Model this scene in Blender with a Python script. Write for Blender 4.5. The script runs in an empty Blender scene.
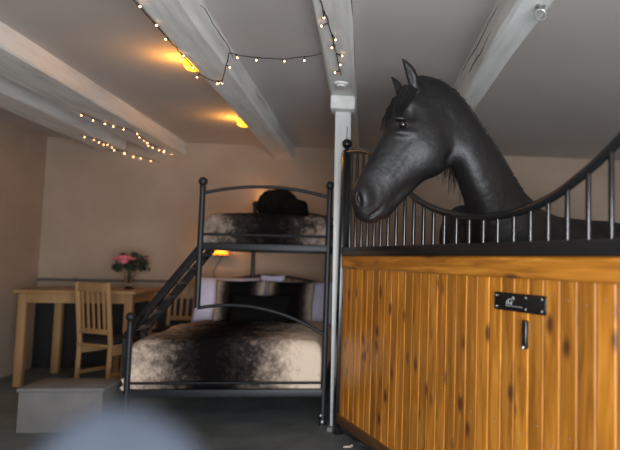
import bpy, bmesh, math, random
import numpy as np
from math import pi, sin, cos, radians, atan2, sqrt
from mathutils import Vector, Matrix, Euler

random.seed(7)
S = bpy.context.scene
COL = S.collection

# ------------------------------------------------------------------ camera
FPX, CXP, CYP, CAMH = 620.0, 440.0, 215.0, 1.22
ROLL, PITCH, YAW = 0.02, radians(4.3), -atan2(74, 620)
cam_d = bpy.data.cameras.new('camera')
cam = bpy.data.objects.new('camera', cam_d)
COL.objects.link(cam)
cam_d.sensor_fit = 'HORIZONTAL'; cam_d.sensor_width = 36.0
cam_d.lens = 36.0 * FPX / 620.0
cam_d.shift_x = -(CXP - 310) / 620.0
cam_d.shift_y = -(225 - CYP) / 620.0
cam_d.clip_start = 0.05
RM = Matrix.Rotation(YAW, 3, 'Z') @ Matrix.Rotation(pi/2 + PITCH, 3, 'X') @ Matrix.Rotation(ROLL, 3, 'Z')
cam.matrix_world = Matrix.Translation((0, 0, CAMH)) @ RM.to_4x4()
cam_d.dof.use_dof = True
cam_d.dof.focus_distance = 3.3
cam_d.dof.aperture_fstop = (cam_d.lens / 1000) / 0.026
S.camera = cam

# ------------------------------------------------------------------ world, lights, exposure
S.view_settings.view_transform = 'Standard'; S.view_settings.look = 'None'
S.view_settings.exposure = 0.40; S.view_settings.gamma = 1.0; S.view_settings.use_curve_mapping = False
W = bpy.data.worlds.new('world'); S.world = W; W.use_nodes = True
W.node_tree.nodes['Background'].inputs[0].default_value = (0.72, 0.80, 0.95, 1)
W.node_tree.nodes['Background'].inputs[1].default_value = 0.8

def area(name, loc, target, size, size_y, power, color):
    l = bpy.data.lights.new(name, 'AREA'); l.shape = 'RECTANGLE'; l.size = size; l.size_y = size_y
    l.energy = power; l.color = color
    o = bpy.data.objects.new(name, l); COL.objects.link(o); o.location = loc
    o.rotation_euler = (Vector(target) - Vector(loc)).to_track_quat('-Z', 'Y').to_euler()
    return o
area('doorway_daylight', (0.75, -1.9, 0.95), (0.3, 4.0, 1.6), 2.4, 1.7, 235, (0.90, 0.95, 1.0))

def lamp_light(name, loc, power, color, r=0.04):
    l = bpy.data.lights.new(name, 'POINT'); l.energy = power; l.color = color; l.shadow_soft_size = r
    o = bpy.data.objects.new(name, l); COL.objects.link(o); o.location = loc
    return o

# ------------------------------------------------------------------ pixel -> place helpers
def ray(x, y):
    return RM @ Vector(((x - CXP) / FPX, -(y - CYP) / FPX, -1.0))
CO = Vector((0, 0, CAMH))
def atY(x, y, Y): d = ray(x, y); return CO + d * (Y / d.y)
def atZ(x, y, Z): d = ray(x, y); return CO + d * ((Z - CAMH) / d.z)
def atX(x, y, X): d = ray(x, y); return CO + d * (X / d.x)
def onplane(x, y, p, n): d = ray(x, y); return CO + d * ((Vector(p) - CO).dot(n) / d.dot(n))

# ------------------------------------------------------------------ materials
def mat(name, col, rough=0.6, col2=None, scale=8.0, detail=4.0, fac=(0.35, 0.65), metal=0.0, spec=0.5, bump=0.0,
        bscale=None, emit=None, estr=0.0, stretch=(1, 1, 1), sheen=0.0, trans=0.0, ior=1.45):
    m = bpy.data.materials.new(name); m.use_nodes = True
    nt = m.node_tree; b = nt.nodes['Principled BSDF']
    b.inputs['Base Color'].default_value = (*col, 1)
    b.inputs['Roughness'].default_value = rough; b.inputs['Metallic'].default_value = metal
    b.inputs['Specular IOR Level'].default_value = spec
    if sheen: b.inputs['Sheen Weight'].default_value = sheen
    if trans: b.inputs['Transmission Weight'].default_value = trans; b.inputs['IOR'].default_value = ior
    if emit: b.inputs['Emission Color'].default_value = (*emit, 1); b.inputs['Emission Strength'].default_value = estr
    tc = nt.nodes.new('ShaderNodeTexCoord'); mp = nt.nodes.new('ShaderNodeMapping')
    mp.inputs['Scale'].default_value = stretch
    nt.links.new(tc.outputs['Object'], mp.inputs[0])
    ns = nt.nodes.new('ShaderNodeTexNoise'); ns.inputs['Scale'].default_value = scale; ns.inputs['Detail'].default_value = detail
    nt.links.new(mp.outputs[0], ns.inputs['Vector'])
    if col2:
        r = nt.nodes.new('ShaderNodeValToRGB')
        r.color_ramp.elements[0].position = fac[0]; r.color_ramp.elements[0].color = (*col, 1)
        r.color_ramp.elements[1].position = fac[1]; r.color_ramp.elements[1].color = (*col2, 1)
        nt.links.new(ns.outputs['Fac'], r.inputs[0]); nt.links.new(r.outputs[0], b.inputs['Base Color'])
    if bump:
        n2 = nt.nodes.new('ShaderNodeTexNoise'); n2.inputs['Scale'].default_value = bscale or scale * 4; n2.inputs['Detail'].default_value = 5
        nt.links.new(mp.outputs[0], n2.inputs['Vector'])
        bp = nt.nodes.new('ShaderNodeBump'); bp.inputs['Strength'].default_value = bump; bp.inputs['Distance'].default_value = 0.01
        nt.links.new(n2.outputs['Fac'], bp.inputs['Height']); nt.links.new(bp.outputs[0], b.inputs['Normal'])
    return m

M = {}
M['wall'] = mat('limewashed_plaster', (0.37, 0.275, 0.205), 0.9, (0.44, 0.335, 0.255), 1.6, 5, bump=0.35, bscale=9)
M['ceiling'] = mat('painted_ceiling', (0.52, 0.48, 0.455), 0.85, (0.58, 0.54, 0.515), 0.8, 4, bump=0.12, bscale=5)
M['floor'] = mat('dark_concrete', (0.11, 0.132, 0.136), 0.55, (0.17, 0.20, 0.20), 3.5, 6, bump=0.25, bscale=25)
M['beam'] = mat('white_painted_timber', (0.84, 0.84, 0.82), 0.75, (0.66, 0.655, 0.64), 5, 7, fac=(0.45, 0.75), bump=0.6, bscale=7, stretch=(3, 0.35, 3))
M['crack'] = mat('timber_crack', (0.04, 0.035, 0.03), 0.9)
M['white_post'] = mat('white_post_paint', (0.74, 0.76, 0.77), 0.6, (0.55, 0.56, 0.56), 9, 6, fac=(0.5, 0.85), bump=0.2, stretch=(3, 3, .6))
M['black_steel'] = mat('black_steel', (0.008, 0.009, 0.010), 0.24, spec=0.6)
M['bar_steel'] = mat('bar_steel', (0.006, 0.006, 0.007), 0.16, spec=0.6, metal=0.0)
M['bed_metal'] = mat('dark_bed_metal', (0.010, 0.012, 0.016), 0.50, spec=0.5)
M['screw'] = mat('bright_screw', (0.6, 0.6, 0.58), 0.3, metal=0.9)
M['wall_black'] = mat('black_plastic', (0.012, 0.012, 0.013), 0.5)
M['pine'] = mat('pine_furniture', (0.42, 0.25, 0.11), 0.5, (0.33, 0.18, 0.075), 7, 5, stretch=(1, 1, .15))
M['cushion_black'] = mat('black_seat_pad', (0.01, 0.01, 0.011), 0.9)
M['lilac'] = mat('lilac_cotton', (0.74, 0.69, 0.86), 0.8, (0.66, 0.62, 0.79), 9, 3, bump=0.3, bscale=14, sheen=0.2)
M['mattress'] = mat('mattress_ticking', (0.55, 0.52, 0.5), 0.9)
M['black_fur'] = mat('black_fur', (0.006, 0.006, 0.006), 0.95, (0.010, 0.009, 0.008), 60, 4, bump=0.8, bscale=120, spec=0.08)
M['glass'] = mat('clear_glass', (0.9, 0.95, 0.93), 0.04, trans=1.0)
M['rose'] = mat('pink_petals', (0.72, 0.12, 0.18), 0.6, (0.82, 0.22, 0.27), 60, 2)
M['rose_dark'] = mat('dark_red_petals', (0.12, 0.015, 0.02), 0.6)
M['leaf'] = mat('dark_leaves', (0.008, 0.024, 0.011), 0.5, (0.018, 0.042, 0.018), 40, 3)
M['amber'] = mat('amber_lamp_glass', (1.0, 0.5, 0.05), 0.3, emit=(1.0, 0.42, 0.02), estr=2.2)
M['amber_wall'] = mat('orange_lamp_shade', (1.0, 0.4, 0.05), 0.4, emit=(1.0, 0.23, 0.01), estr=1.3)
M['lamp_base'] = mat('lamp_base_plastic', (0.5, 0.48, 0.45), 0.5)
M['cord'] = mat('black_cord', (0.012, 0.014, 0.014), 0.5)
M['bulb'] = mat('warm_bulb', (1, 0.7, 0.4), 0.3, emit=(1.0, 0.50, 0.22), estr=9.0)
M['bluegrey'] = mat('blue_grey_cloth', (0.027, 0.034, 0.047), 0.9, (0.035, 0.043, 0.060), 20, 4, bump=0.2)
M['boxgrey'] = mat('grey_painted_board', (0.17, 0.165, 0.16), 0.8, (0.21, 0.20, 0.195), 6, 4)
M['pipe'] = mat('grey_pipe', (0.13, 0.12, 0.12), 0.4)
M['iron'] = mat('galvanised_iron', (0.35, 0.35, 0.34), 0.4, metal=0.8)
M['scrap'] = mat('pale_scrap', (0.5, 0.47, 0.38), 0.8)
M['eye'] = mat('horse_eye', (0.004, 0.003, 0.003), 0.04, spec=1.0)
M['hair'] = mat('black_horse_hair', (0.006, 0.0055, 0.006), 0.55, (0.012, 0.010, 0.010), 30, 3, spec=0.3)
M['straw'] = mat('straw_bedding', (0.20, 0.15, 0.07), 0.9, (0.32, 0.25, 0.12), 60, 5, bump=1.0)
M['sign_white'] = mat('cast_white_lettering', (0.45, 0.45, 0.44), 0.5)

def coat_material():
    m = mat('black_horse_coat', (0.0068, 0.0060, 0.0062), 0.47, (0.012, 0.0100, 0.0100), 5, 4, spec=0.40, bump=0.5, bscale=18)
    return m
M['coat'] = coat_material()

def fur_material(name, stops, axis_scale, cx, noise_amt=0.2, thresh=0.0):
    """cream fur with a dark stripe: colour follows the local X of the cover, broken up by noise"""
    m = bpy.data.materials.new(name); m.use_nodes = True
    nt = m.node_tree; b = nt.nodes['Principled BSDF']; b.inputs['Roughness'].default_value = 0.95
    b.inputs['Specular IOR Level'].default_value = 0.06; b.inputs['Sheen Weight'].default_value = 0.0
    N = nt.nodes.new; L = nt.links.new
    tc = N('ShaderNodeTexCoord'); sx = N('ShaderNodeSeparateXYZ'); L(tc.outputs['Object'], sx.inputs[0])
    a = N('ShaderNodeMath'); a.operation = 'SUBTRACT'; a.inputs[1].default_value = cx; L(sx.outputs[0], a.inputs[0])
    ab = N('ShaderNodeMath'); ab.operation = 'ABSOLUTE'; L(a.outputs[0], ab.inputs[0])
    sc = N('ShaderNodeMath'); sc.operation = 'MULTIPLY'; sc.inputs[1].default_value = axis_scale; L(ab.outputs[0], sc.inputs[0])
    n1 = N('ShaderNodeTexNoise'); n1.inputs['Scale'].default_value = 7; n1.inputs['Detail'].default_value = 8; n1.inputs['Roughness'].default_value = 0.7
    L(tc.outputs['Object'], n1.inputs['Vector'])
    n1b = N('ShaderNodeTexNoise'); n1b.inputs['Scale'].default_value = 21; n1b.inputs['Detail'].default_value = 6; n1b.inputs['Roughness'].default_value = 0.75
    L(tc.outputs['Object'], n1b.inputs['Vector'])
    def madd(nn, amt):
        q = N('ShaderNodeMath'); q.operation = 'MULTIPLY_ADD'; q.inputs[1].default_value = amt; q.inputs[2].default_value = -amt / 2
        L(nn.outputs['Fac'], q.inputs[0]); return q
    q1 = madd(n1, noise_amt * 2.2); q2 = madd(n1b, noise_amt * 2.6)
    s1 = N('ShaderNodeMath'); s1.operation = 'ADD'; L(sc.outputs[0], s1.inputs[0]); L(q1.outputs[0], s1.inputs[1])
    s2 = N('ShaderNodeMath'); s2.operation = 'ADD'; L(s1.outputs[0], s2.inputs[0]); L(q2.outputs[0], s2.inputs[1])
    r = N('ShaderNodeValToRGB'); e = r.color_ramp.elements
    e[0].position = stops[0][0]; e[0].color = (*stops[0][1], 1); e[1].position = stops[-1][0]; e[1].color = (*stops[-1][1], 1)
    for p, c in stops[1:-1]:
        k = e.new(p); k.color = (*c, 1)
    L(s2.outputs[0], r.inputs[0]); L(r.outputs[0], b.inputs['Base Color'])
    n3 = N('ShaderNodeTexNoise'); n3.inputs['Scale'].default_value = 90; n3.inputs['Detail'].default_value = 6
    L(tc.outputs['Object'], n3.inputs['Vector'])
    bp = N('ShaderNodeBump'); bp.inputs['Strength'].default_value = 0.5; bp.inputs['Distance'].default_value = 0.008
    L(n3.outputs['Fac'], bp.inputs['Height']); L(bp.outputs[0], b.inputs['Normal'])
    return m
BLK, DKB, MIDB, CRM = (0.006, 0.005, 0.005), (0.035, 0.028, 0.025), (0.24, 0.185, 0.15), (0.86, 0.68, 0.53)
M['fur_duvet'] = fur_material('blotched_fur_throw', [(0.10, BLK), (0.32, DKB), (0.52, MIDB), (0.80, CRM)], 1.32, -0.10, 0.28)
M['fur_upper'] = fur_material('blotched_fur_cover', [(0.15, BLK), (0.45, DKB), (0.72, MIDB), (1.0, (0.42, 0.35, 0.29))], 1.75, 0.02, 0.36)
M['fur_cushion'] = fur_material('striped_fur_cushion', [(0.40, BLK), (0.60, DKB), (0.74, MIDB), (0.90, (0.50, 0.42, 0.34))], 4.3, 0.0, 0.10)

def board_material(name='varnished_pine_boards', grain=(12, 12, 1.3), knots=(9.0, 9.0, 5.2)):
    m = bpy.data.materials.new(name); m.use_nodes = True
    nt = m.node_tree; b = nt.nodes['Principled BSDF']; N = nt.nodes.new; L = nt.links.new
    b.inputs['Roughness'].default_value = 0.33; b.inputs['Coat Weight'].default_value = 0.25; b.inputs['Coat Roughness'].default_value = 0.25
    tc = N('ShaderNodeTexCoord')
    at = N('ShaderNodeAttribute'); at.attribute_name = 'plank'; at.attribute_type = 'GEOMETRY'
    off = N('ShaderNodeVectorMath'); off.operation = 'MULTIPLY_ADD'; off.inputs[1].default_value = (7.3, 3.1, 19.7)
    L(at.outputs['Vector'], off.inputs[0]); L(tc.outputs['Object'], off.inputs[2])
    mp = N('ShaderNodeMapping'); mp.inputs['Scale'].default_value = grain; L(off.outputs[0], mp.inputs[0])
    n = N('ShaderNodeTexNoise'); n.inputs['Scale'].default_value = 2.2; n.inputs['Detail'].default_value = 6; n.inputs['Distortion'].default_value = 0.6
    L(mp.outputs[0], n.inputs['Vector'])
    r = N('ShaderNodeValToRGB'); e = r.color_ramp.elements
    e[0].position = 0.30; e[0].color = (0.36, 0.125, 0.014, 1); e[1].position = 0.68; e[1].color = (0.74, 0.300, 0.040, 1)
    k = e.new(0.5); k.color = (0.54, 0.200, 0.020, 1)
    L(n.outputs['Fac'], r.inputs[0])
    # knots: rounded voronoi cells, stretched along the board
    mk = N('ShaderNodeMapping'); mk.inputs['Scale'].default_value = knots; L(off.outputs[0], mk.inputs[0])
    v = N('ShaderNodeTexVoronoi'); v.inputs['Scale'].default_value = 0.9; L(mk.outputs[0], v.inputs['Vector'])
    kr = N('ShaderNodeValToRGB'); ke = kr.color_ramp.elements
    ke[0].position = 0.09; ke[0].color = (0, 0, 0, 1); ke[1].position = 0.25; ke[1].color = (1, 1, 1, 1)
    L(v.outputs['Distance'], kr.inputs[0])
    mx = N('ShaderNodeMix'); mx.data_type = 'RGBA'; L(kr.outputs[0], mx.inputs['Factor'])
    mx.inputs['A'].default_value = (0.14, 0.045, 0.014, 1); L(r.outputs[0], mx.inputs['B'])
    # per-board tint
    tint = N('ShaderNodeMapRange'); tint.inputs['To Min'].default_value = 0.78; tint.inputs['To Max'].default_value = 1.18
    L(at.outputs['Fac'], tint.inputs['Value'])
    hs = N('ShaderNodeHueSaturation'); L(tint.outputs[0], hs.inputs['Value']); L(mx.outputs['Result'], hs.inputs['Color'])
    L(hs.outputs[0], b.inputs['Base Color'])
    return m
M['boards'] = board_material()
M['plank'] = board_material('varnished_pine_plank', (1.1, 1.1, 16), (3.5, 3.5, 12))
M['dark_plank'] = mat('dark_stained_plank', (0.13, 0.062, 0.020), 0.5, (0.19, 0.092, 0.030), 3, 5, stretch=(1, 1, 12))

# ------------------------------------------------------------------ mesh helpers
class MB:
    def __init__(s): s.bm = bmesh.new()
    def box(s, lo, hi, bev=0.0, M4=None):
        c = [(lo[i] + hi[i]) / 2 for i in range(3)]; d = [hi[i] - lo[i] for i in range(3)]
        mt = Matrix.Translation(c) @ Matrix.Diagonal((*d, 1))
        if M4 is not None: mt = M4 @ mt
        r = bmesh.ops.create_cube(s.bm, size=1.0, matrix=mt)
        if bev:
            es = list({e for v in r['verts'] for e in v.link_edges})
            bmesh.ops.bevel(s.bm, geom=es, offset=bev, segments=2, affect='EDGES', profile=0.5)
        return s
    def obox(s, a, b, w, h, bev=0.0, up=(0, 0, 1)):
        """bar from a to b; w across, h along 'up'"""
        a, b = Vector(a), Vector(b); x = (b - a); ln = x.length; x.normalize()
        y = Vector(up).cross(x).normalized(); z = x.cross(y)
        m4 = Matrix((x, y, z)).transposed().to_4x4(); m4.translation = (a + b) / 2
        return s.box((-ln/2, -w/2, -h/2), (ln/2, w/2, h/2), bev, m4)
    def tube(s, pts, r, seg=10, cap=True):
        pts = [Vector(p) for p in pts]; n = len(pts)
        rs = r if isinstance(r, (list, tuple)) else [r] * n
        rings = []; ref = None
        for i, p in enumerate(pts):
            t = (pts[min(i+1, n-1)] - pts[max(i-1, 0)])
            if t.length < 1e-9: t = Vector((0, 0, 1))
            t.normalize()
            if ref is None:
                ref = t.orthogonal().normalized()
            ref = (ref - t * ref.dot(t))
            if ref.length < 1e-6: ref = t.orthogonal()
            ref.normalize(); q = t.cross(ref)
            rings.append([s.bm.verts.new(p + (ref * cos(2*pi*k/seg) + q * sin(2*pi*k/seg)) * rs[i]) for k in range(seg)])
        for i in range(n-1):
            for k in range(seg):
                s.bm.faces.new((rings[i][k], rings[i][(k+1) % seg], rings[i+1][(k+1) % seg], rings[i+1][k]))
        if cap:
            s.bm.faces.new(rings[0][::-1]); s.bm.faces.new(rings[-1])
        return s
    def sphere(s, c, r, seg=14, scale=(1, 1, 1), rot=None):
        mt = Matrix.Translation(c) @ (rot.to_4x4() if rot else Matrix.Identity(4)) @ Matrix.Diagonal((*scale, 1))
        bmesh.ops.create_uvsphere(s.bm, u_segments=seg, v_segments=max(6, seg*2//3), radius=r, matrix=mt); return s
    def lathe(s, c, prof, seg=16, M4=None):
        c = Vector(c); rings = []
        for (r, z) in prof:
            ring = []
            for k in range(seg):
                p = Vector((r*cos(2*pi*k/seg), r*sin(2*pi*k/seg), z))
                if M4 is not None: p = M4 @ p
                ring.append(s.bm.verts.new(c + p))
            rings.append(ring)
        for i in range(len(rings)-1):
            for k in range(seg):
                s.bm.faces.new((rings[i][k], rings[i][(k+1) % seg], rings[i+1][(k+1) % seg], rings[i+1][k]))
        s.bm.faces.new(rings[0][::-1]); s.bm.faces.new(rings[-1]); return s
    def build(s, name, m, parent=None, smooth=True, sub=0, loc=None):
        me = bpy.data.meshes.new(name); bmesh.ops.recalc_face_normals(s.bm, faces=s.bm.faces)
        s.bm.to_mesh(me); s.bm.free(); me.materials.append(m)
        if smooth:
            me.shade_auto_smooth(angle=radians(40)) if hasattr(me, 'shade_auto_smooth') else None
            for p in me.polygons: p.use_smooth = True
            me.set_sharp_from_angle(angle=radians(38))
        o = bpy.data.objects.new(name, me); COL.objects.link(o)
        if parent:
            o.parent = parent
            base = Vector(parent.location) if parent.type == 'EMPTY' else (Vector(parent.parent.location) if parent.parent else Vector())
            me.transform(Matrix.Translation(-base)); 
        if loc is not None:
            me.transform(Matrix.Translation(-Vector(loc))); o.location = loc
        if sub:
            md = o.modifiers.new('sub', 'SUBSURF'); md.levels = sub; md.render_levels = sub
        return o

def tag(o, label=None, cat=None, group=None, kind=None):
    if label: o['label'] = label
    if cat: o['category'] = cat
    if group: o['group'] = group
    if kind: o['kind'] = kind
    return o
def thing(name, loc, label, cat, group=None):
    o = bpy.data.objects.new(name, None); COL.objects.link(o); o.location = loc; o.empty_display_size = 0.1
    return tag(o, label, cat, group)
def lerp(a, b, t): return a + (b - a) * t
def arch(p0, p1, rise, n=24, flat=1.0):
    p0, p1 = Vector(p0), Vector(p1)
    return [p0.lerp(p1, i/n) + Vector((0, 0, rise * (1 - abs(2*i/n - 1)**2))) for i in range(n+1)]
def copy_tree(o, parent=None):
    c = o.copy(); COL.objects.link(c)
    if parent: c.parent = parent
    for ch in list(o.children): copy_tree(ch, c)
    return c

# ------------------------------------------------------------------ the room
XL, XR, YB, YF, CZ = -3.5, 3.4, 7.2, -2.3, 2.50
def struct(name, mb, m): o = mb.build(name, m, smooth=False); tag(o, kind='structure'); return o
struct('floor', MB().box((XL-.2, YF-.2, -0.1), (XR+.2, YB+.2, 0)), M['floor'])
struct('ceiling', MB().box((XL-.2, YF-.2, CZ), (XR+.2, YB+.2, CZ+.1)), M['ceiling'])
struct('wall_back', MB().box((XL-.2, YB, 0), (XR+.2, YB+.2, CZ)), M['wall'])
struct('wall_left', MB().box((XL-.2, YF-.2, 0), (XL, YB, CZ)), M['wall'])
struct('wall_right', MB().box((XR, YF-.2, 0), (XR+.2, YB, CZ)), M['wall'])
struct('wall_front', MB().box((XL, YF-.2, 0), (-0.6, YF, CZ)).box((2.1, YF-.2, 0), (XR, YF, CZ)).box((-0.6, YF-.2, 2.35), (2.1, YF, CZ)), M['wall'])

def beam(x0, x1, z0, y0, y1, label, cracks=(), seed=0, ztop=CZ):
    rnd = random.Random(seed); mb = MB(); n = 26
    rings = []
    for i in range(n+1):
        y = lerp(y0, y1, i/n); j = lambda a=0.006: rnd.uniform(-a, a)
        c = 0.014
        prof = [(x0 + j(.003), ztop), (x0 + j(), z0 + c), (x0 + c + j(.003), z0 + j(.004)), (x1 - c + j(.003), z0 + j(.004)), (x1 + j(), z0 + c), (x1 + j(.003), ztop)]
        rings.append([mb.bm.verts.new((px, y, pz)) for px, pz in prof])
    for i in range(n):
        for k in range(5):
            mb.bm.faces.new((rings[i][k], rings[i][k+1], rings[i+1][k+1], rings[i+1][k]))
        mb.bm.faces.new((rings[i][5], rings[i][0], rings[i+1][0], rings[i+1][5]))
    mb.bm.faces.new(rings[0]); mb.bm.faces.new(rings[-1][::-1])
    t = thing('ceiling_beam', ((x0+x1)/2, y0, z0), label, 'beam')
    mb.build('timber', M['beam'], t, smooth=False)
    for pts in cracks:
        MB().tube(pts, [0.001] + [0.0024]*(len(pts)-2) + [0.001], 5).build('crack', M['crack'], t)
    return t
def crack(side_x, z, y0, y1, seed, axis='x'):
    r = random.Random(seed); n = 9
    return [(side_x + (r.uniform(-.010, .010) if axis == 'z' else 0), lerp(y0, y1, i/n), z + (r.uniform(-.012, .012) if axis == 'x' else 0)) for i in range(n+1)]
beam(-1.055, -0.845, 2.355, YF, YB, 'long white ceiling beam left of the post with fairy lights along its edge',
     [crack(-0.845, 2.47, 3.1, 3.9, 1), crack(-0.845, 2.46, 4.6, 5.3, 2), crack(-0.845, 2.48, 5.5, 6.2, 5)], 1)
beam(-0.285, -0.10, 2.42, YF, YB, 'white ceiling beam resting on the post capital', [crack(-0.10, 2.47, 2.4, 4.0, 3)], 2)
beam(0.60, 0.745, 2.30, YF, YB, 'white cracked ceiling beam above the horse, nearest the right edge',
     [crack(0.60, 2.46, 2.75, 4.2, 4), crack(0.60, 2.38, 3.0, 3.7, 6)], 3)
beam(-2.38, -2.04, 2.36, YF, YB, 'ceiling beam with small lights near the left edge, the one closer to the bunk bed', [], 4)
beam(-2.90, -2.60, 2.36, YF, 7.0, 'farthest left ceiling beam stopping short of the back wall', [], 5)

# support post
t = thing('support_post', (-0.156, 4.65, 0), 'slim white painted timber post at the foot of the bed holding up the beam', 'post')
mb = MB(); mb.obox((-0.156, 4.65, 0.02), (-0.192, 4.65, 2.33), 0.10, 0.116, 0.006, up=(1, 0, 0)); mb.build('shaft', M['white_post'], t)
mb = MB(); mb.box((-0.283, 4.50, 2.315), (-0.102, 4.72, 2.42), 0.016); mb.build('capital', M['beam'], t)
mb = MB(); mb.box((-0.235, 4.55, 0), (-0.080, 4.72, 0.03), 0.008); mb.build('base_plate', M['boxgrey'], t)
MB().tube([(-.158, 4.599, 2.0 + .07*i) for i in range(4)], .0025, 5).build('crack', M['crack'], t)
o = MB().lathe((-0.195, 4.20, 2.42), [(0.05, 0), (0.05, -.012), (0.034, -.016), (0.03, -.026), (0.0, -.026)][:4], 20).build('round_boss', M['beam'], loc=(-0.195, 4.2, 2.42))
tag(o, 'small round white boss under the beam just in front of the post capital', 'boss')

struct('dark_panel_1', MB().box((XL, YB-.012, 0), (XR, YB, .76)), M['wall_black'])  # near-black panel added to make the wall below the tabletop dark
# heating pipe on back wall
t = thing('heating_pipe', (-1.5, YB-.05, 0.94), 'thin grey pipe running level along the back wall behind the table', 'pipe')
MB().tube([(XL+.02, YB-.05, 0.945), (-1.5, YB-.05, .945), (XR-.02, YB-.05, .945)], 0.014, 10).build('tube', M['pipe'], t)
for x in (-3.1, -2.2, -1.3, -0.4, 0.5, 1.4, 2.3):
    MB().tube([(x-.012, YB-.05, .945), (x+.012, YB-.05, .945)], 0.022, 12).box((x-.008, YB-.05, .935), (x+.008, YB, .955)).build('bracket', M['pipe'], t)

# ------------------------------------------------------------------ lamps
def ceiling_lamp(c, label, power):
    c = Vector(c)
    t = thing('ceiling_lamp', c, label, 'lamp', 'amber ceiling lamps')
    MB().lathe(c, [(0.078, 0), (0.078, -.014), (0.07, -.018)], 24).build('base', M['lamp_base'], t)
    MB().lathe(c, [(0.066, -.018), (0.066, -.035), (0.058, -.058), (0.040, -.074), (0.018, -.081), (0.004, -.082)], 24).build('glass_dome', M['amber'], t)
    lamp_light('lamp_glow', c + Vector((-0.09, 0, -0.115)), power, (1.0, 0.42, 0.06), 0.03)
ceiling_lamp((-1.136, 4.10, CZ), 'round amber ceiling lamp beside the left beam, the one nearer the camera', 2.6)
ceiling_lamp((-1.136, 5.80, CZ), 'round amber ceiling lamp beside the left beam, the one nearer the back wall', 2.8)
wl = atY(220, 253, YB - .06)
t = thing('wall_lamp', wl, 'small orange glowing wall lamp seen under the upper bunk', 'lamp')
MB().box(wl + Vector((-.085, -.035, -.035)), wl + Vector((.085, .06, -.022)), .003).build('back_plate', M['wall_black'], t)
MB().box(wl + Vector((-.08, -.03, -.020)), wl + Vector((.08, .05, .035)), .008).build('lamp_shade', M['amber_wall'], t)
MB().tube([wl + Vector((.02, .04, -.03)), wl + Vector((-.03, .045, -.12)), wl + Vector((-.07, .045, -.2)), wl + Vector((-.06, .045, -.30))], .004, 6).build('flex', M['wall_black'], t)
lamp_light('wall_lamp_glow', wl + Vector((0, -.10, .07)), 1.6, (1.0, 0.45, 0.12), 0.04)

# fairy lights
def fairy(name_label, pts, n_bulb, sag_stub=0.022, seed=0, r=0.0028, br=0.0050, pos=None):
    rnd = random.Random(seed); pts = [Vector(p) for p in pts]
    t = thing('fairy_lights', pts[0], name_label, 'string lights', 'strings of fairy lights')
    # resample
    fine = []
    for a, b in zip(pts, pts[1:]):
        k = max(2, int((b-a).length / 0.03))
        for i in range(k): fine.append(a.lerp(b, i/k) + Vector((rnd.uniform(-.003, .003), rnd.uniform(-.003, .003), rnd.uniform(-.003, .003))))
    fine.append(pts[-1])
    mb = MB(); mb.tube(fine, r, 6)
    L = len(fine); heads = []
    for i in range(n_bulb):
        k = int((i + 0.5) * (L-1) / n_bulb); p = fine[k]
        dv = Vector((rnd.uniform(-1, 1), rnd.uniform(-.5, .5), rnd.uniform(-1, -.1))).normalized() * sag_stub
        mb.tube([p, p + dv], [0.0035, 0.0045], 6); heads.append((p + dv, dv.normalized()))
    mb.build('cord', M['cord'], t)
    first = None
    for p, dv in heads:
        if first is None:
            b = bpy.data.meshes.new('bulb'); bm = bmesh.new(); bmesh.ops.create_uvsphere(bm, u_segments=10, v_segments=8, radius=br)
            bm.to_mesh(b); bm.free(); b.materials.append(M['bulb'])
            for q in b.polygons: q.use_smooth = True
            o = bpy.data.objects.new('bulb', b); first = o
        else: o = first.copy()
        COL.objects.link(o); o.parent = t; o.location = p + dv * br * 0.7 - pts[0]
    return t
zb = 2.348
A = [atZ(x, y, zb) for x, y in [(117, -14), (131, 7), (147, 18), (166, 38), (180, 56), (200, 74), (213, 81)]]
A = [Vector((max(-1.05, p.x), p.y, p.z)) for p in A]
fairy('string of fairy lights along the long left beam', [(-1.04, 1.3, zb)] + A, 13, seed=3)
P0 = A[-1]; P1 = atX(223, 80, -0.840); P2 = atX(229, 53, -0.840)
P3 = atZ(275, 62, 2.44); P4 = atZ(316, 57, 2.415)
sw = [P0, P1, P2]
a_, b_ = P2, Vector((-0.29, P4.y, 2.44))
sw += [a_.lerp(b_, k/8) + Vector((0, 0, -0.035*(1-(2*k/8-1)**2))) for k in range(1, 9)]
fairy('string of fairy lights swagged under the ceiling between the left and middle beams', sw, 9, seed=5)
B = [atZ(x, y, 2.412) for x, y in [(316, -12), (321, 3), (327, 18), (331, 32), (335, 48), (338, 62), (341, 75)]]
fairy('string of fairy lights hanging under the middle beam in front of the post', [(-.2, 1.2, 2.412)] + B, 18, seed=8, sag_stub=.034)
C1 = [atZ(x, y, 2.35) for x, y in [(80, 112), (100, 121), (113, 126), (125, 128), (135, 132), (146, 141), (152, 145), (157, 147)]]
fairy('string of fairy lights at upper left, the one closer to the bunk bed', C1 + [atY(167, 152, YB-.03), atY(180, 152, YB-.03)], 15, seed=11)
C2 = [atZ(x, y, 2.35) for x, y in [(80, 135), (99, 140), (107, 145), (118, 150), (130, 154)]]
fairy('string of fairy lights at upper left, the one farther from the bunk bed', C2 + [Vector((-2.5, YB-.03, 2.32)), Vector((-2.3, YB-.03, 2.26))], 13, seed=12)

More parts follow.
